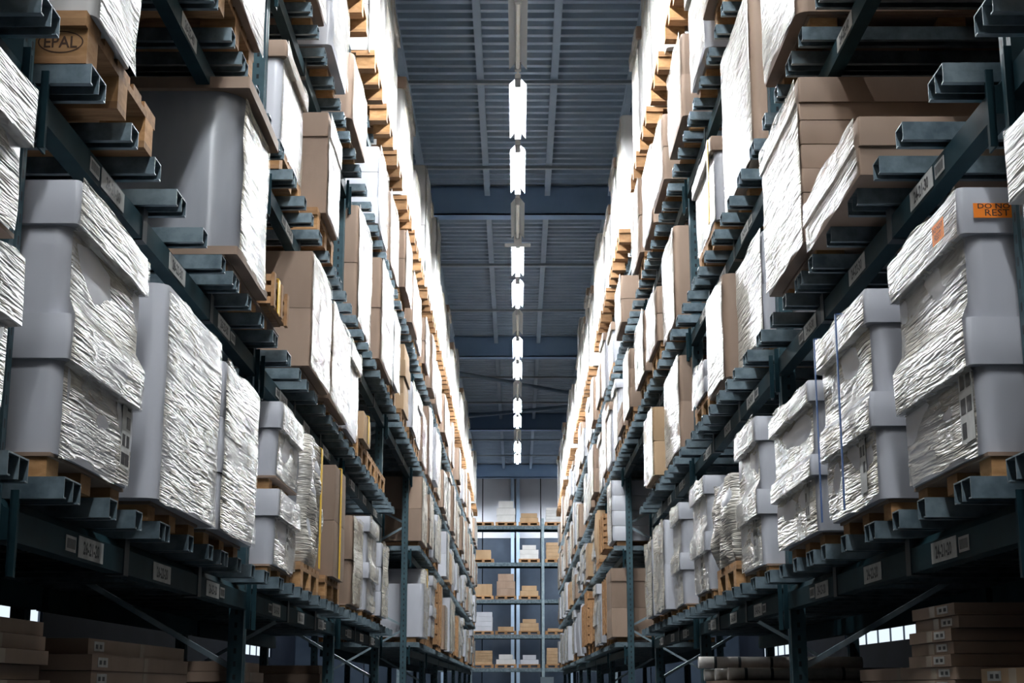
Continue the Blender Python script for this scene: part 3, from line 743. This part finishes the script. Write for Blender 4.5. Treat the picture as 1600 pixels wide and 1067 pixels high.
def place_all():
    cnt = {}; hid = 0
    for n, (s, lev, y0, y1, top, kind, opts, pal, xf) in enumerate(sorted(LOADS, key=lambda t: t[2])):
        side = 'left' if s < 0 else 'right'; vis = y1 > {1: 3.2, 2: 3.7, 3: 5.6, 4: 7.9, 5: 10.1}[lev]; i = cnt.get((s, lev), 0) + (1 if vis else 0); cnt[(s, lev)] = i
        D = 1.06; base = 0 if pal == 'none' else PH[pal[:3]]
        det = 2 < y0 < 21
        o = make_load(s, lev, y0, y1, top, kind, xf, det, opts, base, n+1, D)
        kw = KIND_WORDS[(kind, opts.get('body', 'lilac'))]
        if opts.get('stickers'): kw = 'pale lidded cartons with orange stickers'
        if opts.get('straps') and opts['straps'][0][1] == 'blue': kw = 'pale lidded cartons tied with blue straps'
        lab = '%s, %s rack, %s shelf, %s load from the front' % (kw, side, SHELF[lev], ORD[i])
        if not vis: hid = hid + 1; lab = 'unseen pallet load added for shade, %s rack, %s shelf, beside or behind the camera' % (side, SHELF[lev])
        tag(o, lab, 'pallet load', 'pallet loads on the %s shelf of the %s rack' % (SHELF[lev], side))
        if opts.get('stickers'):
            b = MB(); q = -s; hb = WLOC[o]
            g1 = text_geo('DO NOT', .014, 1.3, .01); g2 = text_geo('REST', .018, 1.2, 0)
            Hh = top+EYE-hb.z; yn = y0-.0145; x = s*(xf+.095)
            b.box(x-.062, x+.062, yn-.001, yn, Hh+hb.z-.088, Hh+hb.z-.048, 0)
            put2d(b, g1, near_fn(x, yn-.0016, hb.z+Hh-.056), 1); put2d(b, g2, near_fn(x, yn-.0016, hb.z+Hh-.074), 1)
            st = build(b, 'sticker', [M['orange'], M['ink']], o, (0, 0, 0)); st.location = -hb
            b = MB(); xx = s*(xf-.026); yc = y0 + .115
            b.box(xx, xx+q*.001, yc-.055, yc+.055, hb.z+Hh-.115, hb.z+Hh-.06, 0)
            put2d(b, g1, aisle_fn(s, xx+q*.0016, yc, hb.z+Hh-.076), 1); put2d(b, g2, aisle_fn(s, xx+q*.0016, yc, hb.z+Hh-.098), 1)
            st = build(b, 'sticker', [M['orange'], M['ink']], o, (0, 0, 0)); st.location = -hb
        if pal == 'none': continue
        pk = pal[:3]; yc = (y0+y1)/2
        if pal == 'eurx': yc = 3.825 + .4
        x = s*((max(1.165, xf+.02) if lev < 5 else 1.105) + .6)
        p = make_pallet(pk, (x, yc, DECK[lev]+EYE), ('wooden pallet under the %s load from the front, %s rack, %s shelf' % (ORD[i], side, SHELF[lev])) if vis else 'wooden pallet under an unseen added load, %s rack, %s shelf' % (side, SHELF[lev]), 'pallets on the %s shelf of the %s rack' % (SHELF[lev], side), 3 < y0 < 12.5)
        if pal == 'eurx':
            p['label'] = 'wooden pallet stamped EPAL on its corner block, left rack, second shelf'
            b = MB(); g = text_geo('EPAL', .034, .9, .015); put2d(b, g, near_fn(0, 0, 0), 0)
            m = 40
            for q0 in range(m):
                a0, a1 = 2*math.pi*q0/m, 2*math.pi*(q0+1)/m
                b.add([(.062*math.cos(a0), 0, .032*math.sin(a0)), (.062*math.cos(a1), 0, .032*math.sin(a1)), (.058*math.cos(a1), 0, .029*math.sin(a1)), (.058*math.cos(a0), 0, .029*math.sin(a0))], [(0, 1, 2, 3)])
            blk = [c for c in p.children if c.name.startswith('block')]
            tgt = max(blk, key=lambda c: (-s*c.location.x*0 + (c.location.x if s < 0 else -c.location.x)) - 10*c.location.y)
            w0 = WLOC[tgt]; build(b, 'stamp', M['stamp'], tgt, (w0.x, w0.y-.0512, w0.z+.040))
place_all()
for i, y in enumerate((12.05, 12.92)):
    make_pallet('eur', (-1.76, y, DECK[2]+EYE), 'empty wooden pallet at the end of the left second shelf, %s of two' % ('nearer' if i == 0 else 'farther'), 'empty pallets at the left rack end', True)

# ------------------------------------------------------------------ flat cartons on the ground shelf
def flat_stack(s, y0, y1, xf, htop, th, mat, where, nmax=40, jit=.03, D=.95, label=0):
    z = DECK[0] + EYE; R = random.Random(int(y0*100)); n = int((htop - DECK[0]) / th)
    for i in range(n):
        dj = R.uniform(-jit, jit); dx = R.uniform(0, jit)
        root = empty('flat_carton', (s*(xf+dx+D/2), (y0+y1)/2+dj, z + i*th))
        w_ = (y1-y0)/2; b = MB(); b.box(-D/2, D/2, -w_, w_, 0, th-.002); o = build(b, 'carton_body', mat, root, WLOC[root])
        b = MB(); q = -s; b.box(q*D/2, q*(D/2+.001), -.03, .03, 0.001, th-.003)
        build(b, 'tape', M['tape'], root, WLOC[root])
        if label:
            yl = (-w_+.13) if label > 0 else (w_-.12); b = MB(); b.box(q*D/2, q*(D/2+.0015), yl-.06, yl+.06, th*.2, th*.8, 0)
            for e in (-.03, .02): b.box(q*(D/2+.0015), q*(D/2+.002), yl+e-.014, yl+e+.014, th*.35, th*.62, 1)
            build(b, 'carton_label', [M['paper'], M['ink']], root, WLOC[root])
        k = n - i
        tag(root, 'flat brown carton, %s from the top of the stack %s' % (ORD[min(k, 36)], where), 'carton', 'flat cartons in the stack ' + where)
flat_stack(-1, 3.86, 4.72, 1.42, .215, .043, M['brown'], 'at the lower left corner')
flat_stack(-1, 5.00, 6.45, 1.36, .205, .052, M['brown'], 'under label 26-22-20', label=1)
flat_stack(-1, 7.55, 8.35, 1.36, .17, .05, M['brown'], 'past the first left post')
flat_stack(-1, 8.75, 9.5, 1.40, .08, .05, M['brown'], 'low beside the second left post')
flat_stack(-1, 11.1, 11.9, 1.40, .16, .06, M['brown'], 'past the second left post')
flat_stack(1, 4.66, 5.16, 1.30, .255, .038, M['brown'], 'at the lower right', label=1)
flat_stack(1, 3.86, 4.42, 1.32, .085, .045, M['tan'], 'at the lower right corner', label=-1)
flat_stack(1, 5.5, 6.9, 1.52, .12, .05, M['brown'], 'under label 24-23-20')
# rolled carpets on the right ground shelf
for i, (y, h, x0) in enumerate(((10.3, .165, 1.20), (9.62, .085, 1.30), (10.0, .085, 1.27), (10.34, .085, 1.24))):
    r = .039; root = empty('carpet_roll', (x0, y, h+EYE-r))
    b = MB(); b.tube((0, 0, r), (1.08, 0, r), r-.001, 16); build(b, 'roll', M['roll'], root, WLOC[root])
    for xx in (.10, .26, .47, .7):
        b = MB(); b.tube((xx, 0, r), (xx+.018, 0, r), r+.0005, 16); build(b, 'band', M['rackdark'], root, WLOC[root])
    tag(root, ['topmost carpet roll with black bands, right ground shelf', 'carpet roll nearest the camera, right ground shelf', 'middle carpet roll of the lower three, right ground shelf', 'carpet roll right under the topmost one, right ground shelf'][i], 'carpet roll', 'carpet rolls on the right ground shelf')
root = empty('long_box', (1.78, 9.98, DECK[0]+EYE)); hb = .085-.039-DECK[0]
b = MB(); b.box(-.5, .5, -.5, .5, 0, hb-.06); build(b, 'carton_body', M['brown'], root, WLOC[root])
b = MB(); b.box(-.51, .51, -.51, .51, hb-.06, hb); build(b, 'lid', M['brown'], root, WLOC[root])
tag(root, 'large brown box carrying the carpet rolls, right ground shelf', 'box')

# ------------------------------------------------------------------ end rack across the back of the hall
YR = 58.0
LV = [.73, 1.95, 3.25, 4.63, 6.02]
er = empty('end_rack', (0, YR, 0)); tag(er, 'steel rack standing across the far end of the aisle', 'rack')
for x in (-4.44, -1.76, .98, 3.70):
    b = MB(); b.box(-.05, .05, 0, .09, 0, 6.3+EYE); build(b, 'upright_post', M['brace'], er, (x, YR, 0))
    b = MB(); b.box(-.05, .05, 0, .09, 0, 6.3+EYE); build(b, 'upright_post', M['brace'], er, (x, YR+1.1, 0))
for z in LV:
    for xa, xb in ((-4.39, -1.81), (-1.71, .93), (1.03, 3.65)):
        for yy in (YR, YR+1.05):
            b = MB(); b.box(xa, xb, 0, .05, -.14, 0); build(b, 'beam', M['galv'] if yy == YR else M['rack'], er, (0, yy, z+EYE))
        b = MB(); b.box(xa, xb, 0.05, 1.05, -.03, 0); build(b, 'shelf_board', M['rackdark'], er, (0, YR, z+EYE))
PB = MB()
for x in (-.35, 0, .35): PB.box(x-.05, x+.05, 0, 1.0, 0, .10)
PB.box(-.4, .4, 0, 1.0, .10, .14); PB.box(-.4, .4, 0, 1.0, 0, .02)
PBd = PB.data('pallet', M['wood'])
SX = [-1.28, -.42, .46, 1.46]; SXN = ['leftmost', 'second from left', 'third from left', 'rightmost']
GOODS = {4: [None, ('white', .80, 3), ('tan', .34, 2), ('white', .55, 5)], 3: [('tan', .34, 1), None, ('white', .52, 3), ('tan', .62, 5)],
         2: [('tan', .44, 1), ('brown', .82, 3), ('tan', .38, 2), None], 1: [('lilac', .70, 4), ('tan', .16, 1), ('tan', .44, 3), ('tan', .1, 1)],
         0: [('tan', .5, 5), ('white', .36, 2), ('lilac', .34, 2), ('tan', .6, 5)]}
for li, row in GOODS.items():
    for xi, g in enumerate(row):
        if g is None and (li, xi) in ((3, 1), (2, 3)): continue
        z = LV[li]+EYE; x = SX[xi]
        o = link('pallet', PBd, None, (x, YR, z)); tag(o, 'small wooden pallet, %s, on end rack shelf %s from the bottom' % (SXN[xi], ORD[li+1]), 'pallet', 'pallets on the end rack')
        if g is None: continue
        mat, h, n = g; root = empty('carton_stack', (x, YR, z+.14)); zz = 0; R = random.Random(li*9+xi)
        for t in range(n):
            hh = h/n; wd = .36 - (R.uniform(0, .12) if t == n-1 and n < 4 else R.uniform(0, .02))
            b = MB(); b.box(-wd, wd, .03, .95, 0, hh-.006); build(b, 'carton', M[mat], root, (x, YR, z+.14+zz)); zz += hh
        tag(root, '%s carton stack, %s, on end rack shelf %s from the bottom' % ({'white': 'white', 'tan': 'tan', 'brown': 'brown film-wrapped', 'lilac': 'pale grey'}[mat], SXN[xi], ORD[li+1]), 'carton stack', 'carton stacks on the end rack')
b = MB(); b.box(-.22, .22, 0, .03, 0, .34); b.box(-.02, .02, .03, .06, -1.4, .34); b.box(-.25, .25, -.15, .2, -1.62, -1.4)
o = build(b, 'floor_sign', M['scanner'], None, (1.0, 52, EYE+.02)); tag(o, 'small pale blue sign standing at the far end of the aisle', 'sign')
